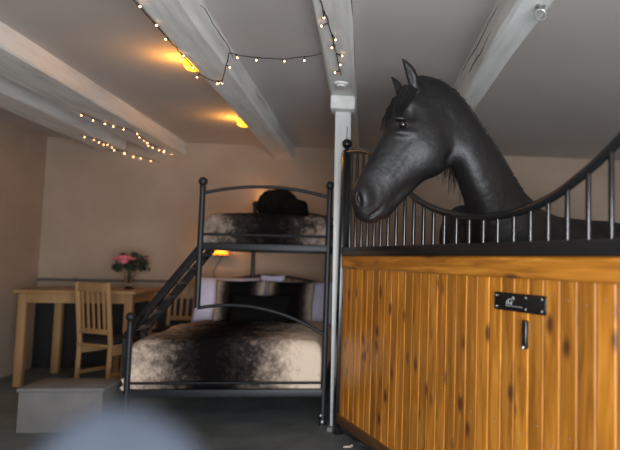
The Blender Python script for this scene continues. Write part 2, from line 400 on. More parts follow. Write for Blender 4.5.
br = atZ(297, 150, CZ-.03)
o = MB().box(br + Vector((-.06, -.02, -.02)), br + Vector((.05, .02, .0)), .004).tube([br + Vector((-.05, 0, 0)), br + Vector((-.10, -.03, .03))], .008, 6).tube([br, br + Vector((.03, 0, -.05))], .007, 6).build('cable_clip', M['wall_black'], loc=br)
tag(o, 'small black cable clip at the far end of the left beam', 'clip')
hk = Vector((0.70, atZ(520, 6, 2.29).y, 2.30))
t = thing('tethering_ring', hk, 'metal ring hanging from the right beam at the top edge', 'ring')
MB().lathe(hk, [(0.02, 0), (0.02, -.008), (0.008, -.02)], 12).build('eye_plate', M['iron'], t)
ring = [hk + Vector((.024*cos(a), 0, -.042 + .024*sin(a))) for a in [2*pi*k/20 for k in range(21)]]
MB().tube(ring, .005, 8, cap=False).build('ring', M['iron'], t)

# ------------------------------------------------------------------ bunk bed
X0, X1, XU = -1.665, -0.278, -1.208      # lower left, right side, upper left
YA, YE = 4.75, 6.62                       # foot, head
bed = thing('bunk_bed', ((X0+X1)/2, YA, 0), 'dark metal bunk bed with a wide lower bed, arched rails and ball finials', 'bed')
def part(name, mb, m=None, parent=bed): return mb.build(name, m or M['bed_metal'], parent)
def ball(mb, x, y, z, r=.033):
    mb.lathe((x, y, z), [(0.016, 0), (0.022, .004), (0.022, .012), (0.012, .018)], 14); mb.sphere((x, y, z + .018 + r*.8), r, 16); return mb
for (x, y, z0, z1, nm) in [(X0, YA, 0, .735, 1), (X1, YA, 0, 1.735, 1), (XU, YA, .848, 1.735, 1),
                           (X0, YE, 0, .95, 1), (X1, YE, 0, 1.735, 1), (XU+.06, YE, .25, 1.735, 1)]:
    mb = MB(); mb.tube([(x, y, z0), (x, y, z1)], 0.021, 14); ball(mb, x, y, z1); part('post', mb)
for (x, y) in [(X0, YA), (X1, YA), (X0, YE), (X1, YE)]:
    mb = MB(); mb.lathe((x, y, 0), [(.03, 0), (.03, .012), (.022, .02)], 12)
    part('foot', mb)
    mb = MB(); mb.tube([(x, y-.03, .03), (x, y-.02, .03)], .009, 10); part('bolt', mb, M['screw'])
    part('bolt', MB().tube([(x-.012, y-.03, .075), (x-.012, y-.015, .075)], .007, 10), M['screw'])
for (xa, xb, z, h, y) in [(X0, X1, .235, .055, YA), (X0, X1, .235, .055, YE), (XU, X1, 1.30, .048, YA), (XU+.06, X1, 1.30, .048, YE)]:
    part('end_frame', MB().box((xa, y-.018, z-h/2), (xb, y+.018, z+h/2), .004))
for (xa, xb, z, y) in [(X0, X1, .307, YA-.008), (XU, X1, 1.388, YA-.008)]:
    part('end_rail', MB().tube([(xa, y, z), (xb, y, z)], .0095, 8))
part('foot_arch', MB().tube([p for p in arch((X0, YA-.004, .655), (X1, YA-.004, .655), .215, 60) if p.x > XU-.01], .0125, 10))
part('foot_arch', MB().tube(arch((XU, YA-.004, 1.690), (X1, YA-.004, 1.685), .065, 24), .0125, 10))
part('head_arch', MB().tube(arch((X0, YE, .90), (X1, YE, .90), .14, 30), .0135, 10))
part('head_arch', MB().tube(arch((XU+.06, YE, 1.62), (X1, YE, 1.62), .08, 24), .0125, 10))
part('head_rail', MB().tube([(XU+.06, YE, 1.45), (X1, YE, 1.45)], .010, 8))
for i in range(9):
    x = lerp(XU+.06, X1, (i+1)/10); part('baluster', MB().tube([(x, YE, 1.45), (x, YE, 1.62 + .08*(1-(2*(i+1)/10-1)**2))], .006, 8))
for i in range(11):
    x = lerp(X0, X1, (i+1)/12); part('baluster', MB().tube([(x, YE, .26), (x, YE, .90 + .14*(1-(2*(i+1)/12-1)**2))], .006, 8))
for x, z in [(X0, .235), (X1, .235), (XU+.02, 1.30), (X1, 1.30)]:
    part('side_frame', MB().obox((x + (-.02 if x == XU+.02 else 0), YA, z), (x + (.04 if x == XU+.02 else 0), YE, z), .03, .05, .004))
part('side_rail', MB().tube([(XU, YA+.45, 1.50), (XU+.06, YE, 1.50)], .010, 8))
part('side_rail', MB().tube([(X1, YA, 1.50), (X1, YE, 1.50)], .010, 8))
for zz, xa in ((.262, X0), (1.327, XU+.04)):
    for i in range(9):
        y = lerp(YA+.12, YE-.12, i/8); part('slat', MB().box((xa+.01, y-.03, zz-.012), (X1-.01, y+.03, zz-.002)), M['pine'])
# side ladder, leaning outwards from the upper bunk to the lower bed's left rail
la, lb = Vector((XU-.02, YA+.10, 1.29)), Vector((X0-.05, YA+.06, .62))
for dy in (0, .36):
    part('ladder_rail', MB().obox(la + Vector((0, dy, 0)), lb + Vector((0, dy, 0)), .022, .060, .004, up=(1, 0, 1)), M['black_steel'])
    e = lb + Vector((0, dy, 0)); part('ladder_hook', MB().obox(e, Vector((X0-.035, e.y, .26)), .022, .04, .004, up=(1, 0, 0)))
for i in range(6):
    p = la.lerp(lb, (i+.5)/6)
    part('ladder_tread', MB().box((p.x-.026, p.y, p.z-.008), (p.x+.026, p.y+.36, p.z+.009), .003), M['pipe'])

# soft things: rounded slab with noise
def slab(lo, hi, rnd=0.08, n=(40, 44, 14), wob=0.008, seed=0, drop=None, exp=4.0):
    """rounded box as a closed cube-sphere style grid"""
    mb = MB(); bm = mb.bm
    bmesh.ops.create_cube(bm, size=2.0)
    bmesh.ops.subdivide_edges(bm, edges=bm.edges[:], cuts=22, use_grid_fill=True)
    c = Vector([(lo[i]+hi[i])/2 for i in range(3)]); h = Vector([(hi[i]-lo[i])/2 for i in range(3)])
    from mathutils import noise
    for v in bm.verts:
        q = Vector([sin(v.co[i]*pi/2)*.35 + v.co[i]*.65 for i in range(3)])
        p = Vector([q[i]*h[i] for i in range(3)])
        inner = Vector([max(-(h[i]-min(rnd, h[i])), min(h[i]-min(rnd, h[i]), p[i])) for i in range(3)])
        d = p - inner
        if d.length > 1e-9:
            rr = [min(rnd, h[i]) for i in range(3)]
            e = Vector([d[i]/rr[i] for i in range(3)]); L = e.length
            if L > 1e-6: e = e / L
            p = inner + Vector([e[i]*rr[i] for i in range(3)])
        p = p + c
        nz = noise.noise_vector(p * 5 + Vector((seed, 0, 0))) * wob + noise.noise_vector(p * 14 + Vector((seed, 3, 0))) * wob * .4
        p += nz
        if drop: p = drop(p)
        v.co = p
    return mb
def pillow(name, c, size, m, rot, label, cat, wob=.006, seed=0, group=None):
    """flat square cushion, plump in the middle with pulled corners; local x width, z height, y thickness"""
    mb = MB(); bm = mb.bm; n = 18; from mathutils import noise
    w, h, th = size
    grid = {}
    for sgn in (1, -1):
        for i in range(n+1):
            for j in range(n+1):
                u, v = 2*i/n-1, 2*j/n-1
                edge = i in (0, n) or j in (0, n)
                if sgn == -1 and edge: grid[sgn, i, j] = grid[1, i, j]; continue
                k = (max(0, 1-abs(u)**2.6) * max(0, 1-abs(v)**2.6))**0.5
                pinch = 1 - .06*(1-abs(u*v))*(abs(u)**4 + abs(v)**4)
                p = Vector((u*w/2*pinch, sgn*th/2*k, v*h/2*pinch))
                p += noise.noise_vector(p*7 + Vector((seed*3.3, sgn, 0)))*wob
                grid[sgn, i, j] = bm.verts.new(p)
    for sgn in (1, -1):
        for i in range(n):
            for j in range(n):
                f = [grid[sgn, i, j], grid[sgn, i+1, j], grid[sgn, i+1, j+1], grid[sgn, i, j+1]]
                bm.faces.new(f if sgn == -1 else f[::-1])
    o = mb.build(name, m); o.location = c; o.rotation_euler = rot
    o.data.set_sharp_from_angle(angle=pi)
    return tag(o, label, cat, group)

o = slab((X0+.03, YA+.04, .262), (X1-.03, YE-.04, .47), .05, wob=.002).build('mattress', M['mattress'], loc=(-.97, 5.6, .27))
tag(o, 'thick mattress on the wide lower bunk under the fur throw', 'mattress')
o = slab((XU+.075, YA+.03, 1.327), (X1-.03, YE-.04, 1.46), .04, wob=.002).build('mattress', M['mattress'], loc=(-.75, 5.6, 1.34))
tag(o, 'narrow mattress on the upper bunk under the dark fur cover', 'mattress')

from mathutils import noise as mnoise
def duvet(name, xa, xb, ya, yb, ztop, zhem_f, zhem_s, over, m, label, sag=0.0, thick=.02, puff=.03, seed=0):
    """cloth draped over a mattress: a grid whose front and sides fall to a hem"""
    mb = MB(); bm = mb.bm; nu, nv = 76, 70
    R = .085
    hf, hs = ztop - zhem_f, ztop - zhem_s
    W_ = (xb - xa); Lf = (yb - ya)
    def fold(d, drop):   # d = distance past the inner line (>0) -> (horizontal, vertical)
        q = R*pi/2
        if d <= 0: return 0, 0
        if d < q: return R*sin(d/R), -R*(1-cos(d/R))
        return R + (d-q)*0.0, -R - (d-q)
    V = {}
    su = W_ - 2*R + 2*(R*pi/2 + hs - R)
    sv = Lf - R + (R*pi/2 + hf - R)
    for i in range(nu+1):
        for j in range(nv+1):
            a = -su/2 + su*i/nu; b = sv*j/nv            # b from head (0) to foot (sv)
            hx, zx = fold(abs(a) - (W_/2-R), hs); hy, zy = fold(b - (Lf-R), hf)
            x = math.copysign(min(abs(a), W_/2-R) + hx, a); y = min(b, Lf-R) + hy
            z = zx + zy
            z = max(z, -max(hf if zy < -R else 0, hs if zx < -R else 0, .0) if (zx < -R or zy < -R) else z)
            cx_ = (xa+xb)/2
            p = Vector((cx_ + x, yb - y, ztop + z))
            lump = mnoise.noise(Vector((p.x*2.6+seed, p.y*2.2, 0)))*puff + mnoise.noise(Vector((p.x*9, p.y*9, p.z*9+seed)))*.008 + mnoise.noise(p*24)*.004
            if z > -R*.9: p.z += lump + puff*.3
            if b > Lf-R: p.y -= lump*.5*min(1, (b-Lf+R)/R)
            if abs(a) > W_/2-R: p.x += math.copysign(lump*.4, a)
            p.z -= sag*max(0, (abs(x)/(W_/2)))**3
            V[i, j] = bm.verts.new(p)
    for i in range(nu):
        for j in range(nv):
            bm.faces.new((V[i, j], V[i+1, j], V[i+1, j+1], V[i, j+1]))
    o = mb.build(name, m, loc=((xa+xb)/2, (ya+yb)/2, ztop))
    o.data.set_sharp_from_angle(angle=pi)
    md = o.modifiers.new('thick', 'SOLIDIFY'); md.thickness = thick; md.offset = -1
    return tag(o, label, 'blanket')
duvet('fur_throw', X0-.022, X1-.020, YA+.025, 6.15, .622, .258, .33, 0, M['fur_duvet'],
      'cream and dark brown blotched fur throw covering the wide lower bed', sag=.03, puff=.035, thick=.03)
duvet('fur_cover', XU+.004, X1-.012, YA+.022, 6.3, 1.552, 1.322, 1.40, 0, M['fur_upper'],
      'dark mottled fur cover on the upper bunk', sag=.0, puff=.018, thick=.025, seed=4)

# lower bed pillows
pillow('pillow', (-1.36, 6.42, .80), (.62, .46, .17), M['lilac'], (radians(-16), 0, 0), 'lilac pillow on the lower bed at its left end', 'pillow', seed=1)
pillow('pillow', (-.56, 6.40, .775), (.54, .46, .17), M['lilac'], (radians(-18), 0, 0), 'lilac pillow on the lower bed at its right end, beside the post', 'pillow', seed=2)
pillow('pillow', (-.93, 6.49, .81), (.24, .50, .14), M['lilac'], (radians(-10), 0, 0), 'lilac pillow peeping out between the two striped fur cushions', 'pillow', seed=9)
pillow('fur_cushion', (-1.175, 6.17, .805), (.48, .42, .19), M['fur_cushion'], (radians(-20), 0, radians(3)), 'square cream-edged black fur cushion on the left of the lower bed', 'cushion', seed=3)
pillow('fur_cushion', (-.705, 6.17, .80), (.46, .42, .19), M['fur_cushion'], (radians(-20), 0, radians(-4)), 'square cream-edged black fur cushion on the right of the lower bed', 'cushion', seed=4)
pillow('fur_cushion', (-.945, 5.92, .74), (.56, .30, .17), M['black_fur'], (radians(-22), 0, 0), 'oblong plain black fur cushion in front of the two striped ones', 'cushion', seed=5)
# upper bed cushions
def fluffy(name, c, r, label, seed):
    mb = MB(); bmesh.ops.create_icosphere(mb.bm, subdivisions=5, radius=1.0)
    for v in mb.bm.verts:
        d = v.co.normalized(); k = 1 + .10*mnoise.noise(d*2.2 + Vector((seed, 0, 0))) + .05*mnoise.noise(d*9 + Vector((0, seed, 0)))
        v.co = Vector((math.copysign(abs(d.x)**.8, d.x)*r[0]*k, d.y*r[1]*k, math.copysign(abs(d.z)**.85, d.z)*r[2]*k)) + Vector(c)
    o = mb.build(name, M['black_fur'], loc=c); o.data.set_sharp_from_angle(angle=pi)
    return tag(o, label, 'cushion')
fluffy('fur_cushion', (-.835, 6.05, 1.705), (.19, .11, .175), 'large rounded fluffy black cushion on the upper bunk', 1)
fluffy('fur_cushion', (-.665, 5.84, 1.645), (.135, .09, .125), 'smaller fluffy black cushion on the upper bunk, in front and right of the large one', 2)
w2 = atY(263, 203, YB-.06)
t = thing('wall_lamp', w2, 'small wall lamp behind the black cushion of the upper bunk, glowing up the wall', 'lamp')
MB().box(w2 + Vector((-.04, -.02, -.05)), w2 + Vector((.04, .06, -.035)), .003).build('back_plate', M['wall_black'], t)
MB().lathe(w2, [(.022, -.035), (.045, .03), (.043, .03), (.018, -.033)], 16).build('lamp_shade', M['lamp_base'], t)
lamp_light('reading_glow', w2 + Vector((0, -.03, .07)), .55, (1.0, 0.50, 0.20), 0.02)

# ------------------------------------------------------------------ dining corner
def table():
    xa, xb, ya, yb, zt = -3.20, -2.13, 6.15, 6.98, .885
    t = thing('dining_table', ((xa+xb)/2, ya, 0), 'pine dining table with a vase of flowers against the back wall', 'table')
    MB().box((xa, ya, zt-.03), (xb, yb, zt), .006).build('tabletop', M['pine'], t)
    MB().box((xa+.05, ya+.05, zt-.12), (xb-.05, ya+.07, zt-.03)).build('apron', M['pine'], t)
    MB().box((xa+.05, yb-.07, zt-.12), (xb-.05, yb-.05, zt-.03)).build('apron', M['pine'], t)
    MB().box((xb-.07, ya+.07, zt-.12), (xb-.05, yb-.07, zt-.03)).build('apron', M['pine'], t)
    for x in (xa+.035, xb-.105):
        for y in (ya+.035, yb-.105):
            MB().box((x, y, 0), (x+.07, y+.07, zt-.03), .006).build('leg', M['pine'], t)
    return t
table()
def chair(loc, rz, label):
    t = thing('dining_chair', (0, 0, 0), label, 'chair', 'pine dining chairs')
    p = M['pine']
    for sx in (-.19, .19):
        MB().obox((sx, -.19, 0), (sx, -.19, .45), .036, .036, .004, up=(0, 1, 0)).build('leg', p, t)
        MB().tube([(sx, .20, 0), (sx, .19, .45), (sx, .25, .98)], .021, 8).build('leg', p, t)
        MB().box((sx-.010, -.18, .36), (sx+.010, .19, .43)).build('seat_rail', p, t)
        MB().box((sx-.010, -.18, .18), (sx+.010, .19, .21)).build('stretcher', p, t)
    MB().box((-.19, -.20, .36), (.19, -.18, .43)).build('seat_rail', p, t)
    MB().box((-.215, -.215, .43), (.215, .21, .45), .006).build('seat', p, t)
    MB().box((-.205, -.205, .45), (.205, .17, .485), .014).build('seat_pad', M['cushion_black'], t)
    MB().obox((-.20, .245, .94), (.20, .245, .94), .022, .075, .006).build('top_rail', p, t)
    MB().obox((-.19, .205, .56), (.19, .205, .56), .02, .045, .004).build('lower_rail', p, t)
    for i in range(5):
        x = lerp(-.13, .13, i/4); MB().obox((x, .207, .575), (x, .243, .91), .024, .012, .002, up=(0, 1, 0)).build('back_slat', p, t)
    t.location = loc; t.rotation_euler = (0, 0, rz); return t
c0 = chair((-2.205, 5.92, 0), radians(150), 'pine chair with its slatted back to the left edge, near side of the table')
c1 = copy_tree(c0); c1.location = (-1.90, 6.80, 0); c1.rotation_euler = (0, 0, radians(-4))
c1['label'] = 'pine slat-back chair with black seat pad between the table and the bed'

# vase and flowers
vx, vy, vz = -2.33, 6.55, .885
t = thing('flower_vase', (vx, vy, vz), 'clear glass vase holding the flowers on the dining table', 'vase')
MB().lathe((vx, vy, vz), [(.045, 0), (.05, .01), (.018, .035), (.022, .06), (.045, .11), (.050, .155), (.062, .175), (.057, .174), (.044, .15), (.038, .11), (.012, .062)], 20).build('glass_body', M['glass'], t)
t = thing('flower_bouquet', (vx, vy, vz+.07), 'bunch of flowers with one large pink bloom among dark green leaves', 'flowers')
rr = random.Random(21)
def bloom(c, r, m):
    mb = MB(); mb.sphere(Vector(c) + Vector((0, -r*.3, r*.25)), r*.55, 10)
    for ringi, (n, rad, tilt) in enumerate([(5, .45, .35), (8, .75, .75), (11, 1.0, 1.15)]):
        for k in range(n):
            a = 2*pi*k/n + ringi*.4; d = Vector((cos(a), sin(a)*1, 0))
            tip = Vector(c) + (d*sin(tilt) + Vector((0, -.55, .75))*cos(tilt))*r*rad*1.1
            mb.sphere(tip, r*.30, 8, scale=(1, .45, .9), rot=Euler((tilt, 0, a+pi/2)).to_matrix())
    return mb
bloom((vx-.02, vy-.08, vz+.275), .082, M['rose']).build('bloom', M['rose'], t)
for dx, dy, dz, r in ((-.07, .0, .34, .03), (.13, -.02, .285, .03), (.03, .03, .35, .026), (.15, .01, .32, .022)):
    bloom((vx+dx, vy+dy, vz+dz), r, M['rose_dark']).build('bloom', M['rose_dark'], t)
mb = MB(); ms = MB()
for k in range(150):
    a = rr.uniform(0, 2*pi); el = rr.uniform(-.2, 1.3); R_ = rr.uniform(.07, .16)
    c = Vector((vx + cos(a)*cos(el)*R_*1.15, vy + sin(a)*cos(el)*R_*.8 + .02, vz+.21 + sin(el)*R_*.95))
    mb.sphere(c, .027, 6, scale=(1, .12, .55), rot=Euler((rr.uniform(0, 3), rr.uniform(0, 3), rr.uniform(0, 3))).to_matrix())
for k in range(12):
    a = rr.uniform(0, 2*pi)
    ms.tube([(vx+cos(a)*.01, vy+sin(a)*.01, vz+.06), (vx+cos(a)*.02, vy+sin(a)*.02, vz+.16), (vx+cos(a)*.08, vy+sin(a)*.07, vz+.28)], .0025, 5)
mb.build('foliage', M['leaf'], t); ms.build('stems', M['leaf'], t)

# low grey box beside the foot of the bed
bx = Vector((-1.78, 4.9, 0))
t = thing('storage_box', (-2.05, 4.62, 0), 'low plain grey box on the floor left of the foot of the bed', 'box')
MB().box((-2.32, 4.62, .0), (-1.775, 4.98, .275), .006).build('body', M['boxgrey'], t)
MB().box((-2.33, 4.61, .275), (-1.765, 4.99, .30), .006).build('lid', M['boxgrey'], t)

sc = atZ(348, 446, 0.008)
o = MB().box(sc + Vector((-.03, -.012, -.008)), sc + Vector((.02, .012, .002)), .003, None).sphere(sc + Vector((.022, .01, .0)), .012, 8, scale=(1, 1, .6)).build('wood_scrap', M['scrap'], loc=sc)
tag(o, 'small pale scrap of wood lying on the floor by the stall front', 'scrap')

# ------------------------------------------------------------------ foreground blurred chair
fc = Vector((-0.178, 0.50, 0))
t = thing('padded_bar_chair', fc, 'blurred blue-grey padded chair with a rounded back, close in the bottom left corner', 'chair')
pb = slab((-.068, -.022, .76), (.068, .022, 1.108), .03, wob=.001)
for v in pb.bm.verts:
    f_ = max(0, (v.co.z - 1.035)/.073); v.co.x *= sqrt(max(.01, 1-.97*min(1, f_)**2)); v.co += Vector((fc.x, fc.y, 0))
pb.build('backrest', M['bluegrey'], t)
slab((fc.x-.2, fc.y-.42, .64), (fc.x+.2, fc.y-.02, .71), .04, wob=.0015).build('seat', M['bluegrey'], t)
for sx in (-.16, .16):
    for sy in (-.38, -.06):
        MB().tube([(fc.x+sx*1.15, fc.y-.22+(sy+.22)*1.2, 0), (fc.x+sx, fc.y+sy, .65)], .014, 10).build('leg', M['black_steel'], t)
for sx in (-.1, .1): MB().tube([(fc.x+sx, fc.y-.03, .66), (fc.x+sx, fc.y, .76)], .012, 8).build('back_support', M['black_steel'], t)

# ------------------------------------------------------------------ stall front
SD = Vector((0.363, -0.932, 0)).normalized(); SN = Vector((SD.y, -SD.x, 0)); SP = Vector((0.077, 3.919, 0))   # SN faces the camera side
if SN.y > 0: SN = -SN
def sp(s, z, n=0.0): return SP + SD*s + SN*n + Vector((0, 0, z))
S0, S1 = -0.632, 2.30
stall = thing('stall_front', SP + SD*S0, 'horse stall front of orange pine boards below black round bars with a curved top rail', 'stall')
def sbox(name, s0, s1, z0, z1, n0, n1, m, bev=.003, parent=stall):
    mb = MB(); m4 = Matrix((SD, SN, Vector((0, 0, 1)))).transposed().to_4x4(); m4.translation = SP
    mb.box((s0, n0, z0), (s1, n1, z1), bev, m4); return mb.build(name, m, parent)
ST = .032
def postm(s):
    mb = MB(); m4 = Matrix((SD, SN, Vector((0, 0, 1)))).transposed().to_4x4(); m4.translation = SP
    mb.box((s-ST, -ST, 0), (s+ST, ST, 2.000), .006, m4); c = sp(s, 2.000)
    mb.lathe(c, [(.030, 0), (.030, .010), (.016, .018), (.014, .030)], 16); mb.sphere(c + Vector((0, 0, .060)), .037, 20)
    mb.build('post', M['black_steel'], stall)
postm(S0); postm(S1)
sbox('cross_bar', S0+ST, S1-ST, 1.2485, 1.3075, -.030, .030, M['black_steel'])
sbox('bottom_rail', S0+ST, S1-ST, 0.055, 0.085, -.025, .025, M['black_steel'])
# top rail (swan-neck curve)
key = [(-0.609, 1.995), (-0.475, 1.986), (-0.238, 1.948), (-0.048, 1.890), (0.143, 1.791), (0.285, 1.700), (0.431, 1.612), (0.589, 1.543), (0.824, 1.477), (1.030, 1.442), (1.213, 1.427), (1.378, 1.424), (1.554, 1.435), (1.759, 1.477), (1.997, 1.581), (2.273, 1.753)]
ks = np.array([k[0] for k in key]); kz = np.array([k[1] for k in key])
def rail_z(s):
    h = .06
    return float(np.mean([np.interp(s + d, ks, kz) for d in (-h, -h/2, 0, h/2, h)]))
MB().tube([sp(s, rail_z(s)) for s in np.linspace(-.61, S1-.02, 60)], .0185, 12).build('top_rail', M['black_steel'], stall)
bars = [-0.521, -0.406, -0.292, -0.183, -0.069, 0.043, 0.157, 0.276, 0.394, 0.514, 0.636, 0.753, 0.873, 0.996, 1.119, 1.243, 1.360, 1.482, 1.598, 1.712, 1.826, 1.940, 2.054, 2.168]
for s in bars: MB().tube([sp(s, 1.3075), sp(s, rail_z(s))], .0105, 12).build('bar', M['bar_steel'], stall)

def boards(name, items, parent=stall):
    """items: (s0, s1, z0, z1, n0, n1); every board gets its own 'plank' value for its grain"""
    me = bpy.data.meshes.new(name); verts = []; faces = []; vals = []
    m4 = Matrix((SD, SN, Vector((0, 0, 1)))).transposed().to_4x4(); m4.translation = SP - Vector(parent.location)
    bm = bmesh.new(); lay = bm.verts.layers.float_vector.new('plank'); rnd = random.Random(5)
    for (s0, s1, z0, z1, n0, n1) in items:
        mt = m4 @ Matrix.Translation(((s0+s1)/2, (n0+n1)/2, (z0+z1)/2)) @ Matrix.Diagonal((s1-s0, n1-n0, z1-z0, 1))
        r = bmesh.ops.create_cube(bm, size=1.0, matrix=mt)
        es = list({e for v in r['verts'] for e in v.link_edges})
        q = bmesh.ops.bevel(bm, geom=es, offset=.0075, segments=1, affect='EDGES')
        val = rnd.random()
        vs = {v for f in q['faces'] for v in f.verts} | {v for v in r['verts'] if v.is_valid}
        for v in vs: v[lay] = (val, val, val)
    bmesh.ops.recalc_face_normals(bm, faces=bm.faces)
    bm.to_mesh(me); bm.free(); me.materials.append(M['plank' if name == 'top_plank' else 'boards'])
    o = bpy.data.objects.new(name, me); COL.objects.link(o); o.parent = parent; return o
s = S0+ST; it = []
while s < S1-ST-.01:
    e = min(s+.096, S1-ST); it.append((s+.0004, e-.0004, .10, 1.165, -.012, .012)); s = e
boards('board_panel', it)
boards('top_plank', [(S0+ST, S1-ST, 1.158, 1.2485, -.026, .026)])
bpk = sbox('bottom_plank', S0+ST, S1-ST, .085, .147, -.026, .026, M['dark_plank'])
bpk['label'] = 'darker brown bottom plank'
# nails
mb = MB()
i = 0
for k, (a, b, *_r) in enumerate(it):
    mb.lathe(sp((a+b)/2, 1.10 - .012*(k % 3), .012), [(.004, 0), (.003, .001)], 6, Matrix((SD, Vector((0, 0, 1)), SN)).transposed().to_4x4())
    mb.lathe(sp((a+b)/2 + .01, .55 + .05*(k % 2), .012), [(.004, 0), (.003, .001)], 6, Matrix((SD, Vector((0, 0, 1)), SN)).transposed().to_4x4())
mb.build('nails', M['screw'], stall)
# latch plate with its screws and cast emblem
lt = sbox('latch_plate', 1.372, 1.725, 1.023, 1.097, .012, .020, M['black_steel'], .003)
for s_, z_ in ((1.390, 1.083), (1.390, 1.037), (1.600, 1.083), (1.600, 1.037), (1.705, 1.083), (1.705, 1.037)):
    MB().sphere(sp(s_, z_, .020), .0055, 8).build('screw', M['screw'], lt)
mb = MB()
em = [(0, 0), (.01, .010), (.022, .014), (.032, .010), (.040, .016), (.046, .024), (.054, .020), (.050, .012)]
mb.tube([sp(1.467 + a, 1.059 + b, .0215) for a, b in em], .0018, 5)
for k in range(4): mb.tube([sp(1.470 + .012*k, 1.061 + .004*(k % 2), .0215), sp(1.464 + .012*k, 1.049, .0215)], .0015, 5)
mb.tube([sp(1.462 + .014*k, 1.042 + .003*(k % 2), .0215) for k in range(9)], .0016, 5)
mb.build('emblem', M['sign_white'], lt)
hd = sbox('bolt_handle', 1.585, 1.612, .882, .996, .012, .030, M['black_steel'], .006)
MB().sphere(sp(1.598, .889, .03), .008, 10).build('handle_tip', M['screw'], hd)

# ------------------------------------------------------------------ the horse
HP = Vector((0.254, 3.1, 2.117)); HA = radians(17)
HN = Vector((sin(HA), -cos(HA), 0)); HE = Vector((-cos(HA), -sin(HA), 0))     # near side / nose direction
def hp(x, y): return onplane(x, y, HP, HN)                                      # point of the head's mid plane
def nparr(v): return np.array([v.x, v.y, v.z], np.float32)

def axis_coords(lo, hi, splits):
    out = [lo]
    for end, step in splits:
        n_ = max(1, int(round((end - out[-1]) / step)))
        a = out[-1]; out += [a + (end-a)*k/n_ for k in range(1, n_+1)]
    return np.array(out, np.float32)
GX = axis_coords(-0.16, 2.5, [(.78, .0068), (1.0, .012), (2.5, .024)])
GY = axis_coords(2.68, 5.0, [(3.34, .0068), (3.6, .012), (5.0, .024)])
GZ = axis_coords(-0.03, 2.36, [(1.30, .022), (1.42, .012), (2.36, .0068)])
F = np.full((len(GX), len(GY), len(GZ)), 0.5, np.float32)
def region(lo, hi):
    i0, i1 = np.searchsorted(GX, lo[0]), np.searchsorted(GX, hi[0]); j0, j1 = np.searchsorted(GY, lo[1]), np.searchsorted(GY, hi[1])
    k0, k1 = np.searchsorted(GZ, lo[2]), np.searchsorted(GZ, hi[2])
    sl = (slice(i0, i1), slice(j0, j1), slice(k0, k1))
    return sl, np.stack(np.meshgrid(GX[sl[0]], GY[sl[1]], GZ[sl[2]], indexing='ij'), -1)
def smin(a, b, k):
    h = np.clip(.5 + .5*(b-a)/k, 0, 1); return b*(1-h) + a*h - k*h*(1-h)
def put(sl, d, k, sub=False):
    if sub: F[sl] = -smin(-F[sl], d, k)
    else: F[sl] = smin(F[sl], d, k)
def resample(secs, m=6):
    A_ = [np.concatenate([np.asarray(q[0], float), np.asarray(q[1], float), [q[2], q[3] if len(q) > 3 else 0]]) for q in secs]
    out = []
    for i in range(len(A_)-1):
        p0, p1, p2, p3 = A_[max(i-1, 0)], A_[i], A_[i+1], A_[min(i+2, len(A_)-1)]
        for j in range(m):
            t = j/m; out.append(.5*((2*p1) + (p2-p0)*t + (2*p0-5*p1+4*p2-p3)*t*t + (3*p1-p0-3*p2+p3)*t**3))
    out.append(A_[-1]); return [(a[:3], a[3:6], float(a[6]), float(a[7])) for a in out]
def sweep(secs, k=.03, pad=.06, sub=False, p=2.0):
    """secs: (centre, half-height vector in the section plane, half-width, taper). Elliptical swept solid.
    taper t: the width at the +height side is multiplied by (1-t), at the - side by (1+t)."""
    C_ = [np.array(s[0], np.float32) for s in secs]; U_ = [np.array(s[1], np.float32) for s in secs]
    Wd = [s[2] for s in secs]; T_ = [s[3] if len(s) > 3 else 0 for s in secs]
    hs = [float(np.linalg.norm(u)) for u in U_]
    m_ = max(max(hs), max(Wd)) + pad
    arr = np.array(C_); sl, P = region(arr.min(0) - m_, arr.max(0) + m_)
    if P.size == 0: return
    best = np.full(P.shape[:3], 9.0, np.float32)
    for i in range(len(C_)-1):
        a, b = C_[i], C_[i+1]; ax = b - a; L2 = float(ax @ ax); 
        t_ = ((P - a) @ ax) / L2; tc = np.clip(t_, 0, 1)
        c = a + tc[..., None]*ax
        u = U_[i]*(1-tc[..., None]) + U_[i+1]*tc[..., None]; h = np.linalg.norm(u, axis=-1) + 1e-6
        d = P - c; au = (d*u).sum(-1)/h
        w = Wd[i]*(1-tc) + Wd[i+1]*tc; tp = T_[i]*(1-tc) + T_[i+1]*tc
        un = u / h[..., None]; rem = d - au[..., None]*un; ar = np.linalg.norm(rem, axis=-1)
        x_ = au/h; w = w*(1 - tp*np.clip(x_, -1, 1))
        q = (np.abs(x_)**p + (ar/w)**p)**(1/p)
        f = (q-1)*np.minimum(h, w)
        best = np.minimum(best, f)
    put(sl, best, k, sub)
def ell(c, axes, r, k=.02, sub=False, pad=.05):
    c = np.array(c, np.float32); R_ = np.array(axes, np.float32); r = np.array(r, np.float32)
    sl, P = region(c - r.max() - pad, c + r.max() + pad)
    if P.size == 0: return
    q = (P - c) @ R_.T / r; n_ = np.linalg.norm(q, axis=-1)
    put(sl, (n_-1)*r.min()*np.where(n_ < 1, 1, 1), k, sub)
I3 = np.eye(3)
NH = nparr(HN)
def sec(tp, bp, w, taper=0, off=0.0):
    a, b = nparr(hp(*tp)), nparr(hp(*bp)); return ((a+b)/2 + NH*off, (a-b)/2, w, taper)
# skull and muzzle: (top profile pixel, underside pixel)
sweep(resample([sec((417, 84), (449, 108), .058, .05), sec((404, 92), (450, 124), .078, .10), sec((395, 104), (449, 140), .094, .12), sec((388, 119), (441, 157), .098, .18),
       sec((383, 134), (431, 169), .088, .22), sec((375, 148), (418, 180), .074, .22), sec((366, 164), (403, 190), .062, .16),
       sec((358, 178), (391, 203), .056, .08), sec((353, 191), (387, 213), .056, -.02), sec((355, 206), (379, 219), .046, -.05)], 4), .03, p=2.3)
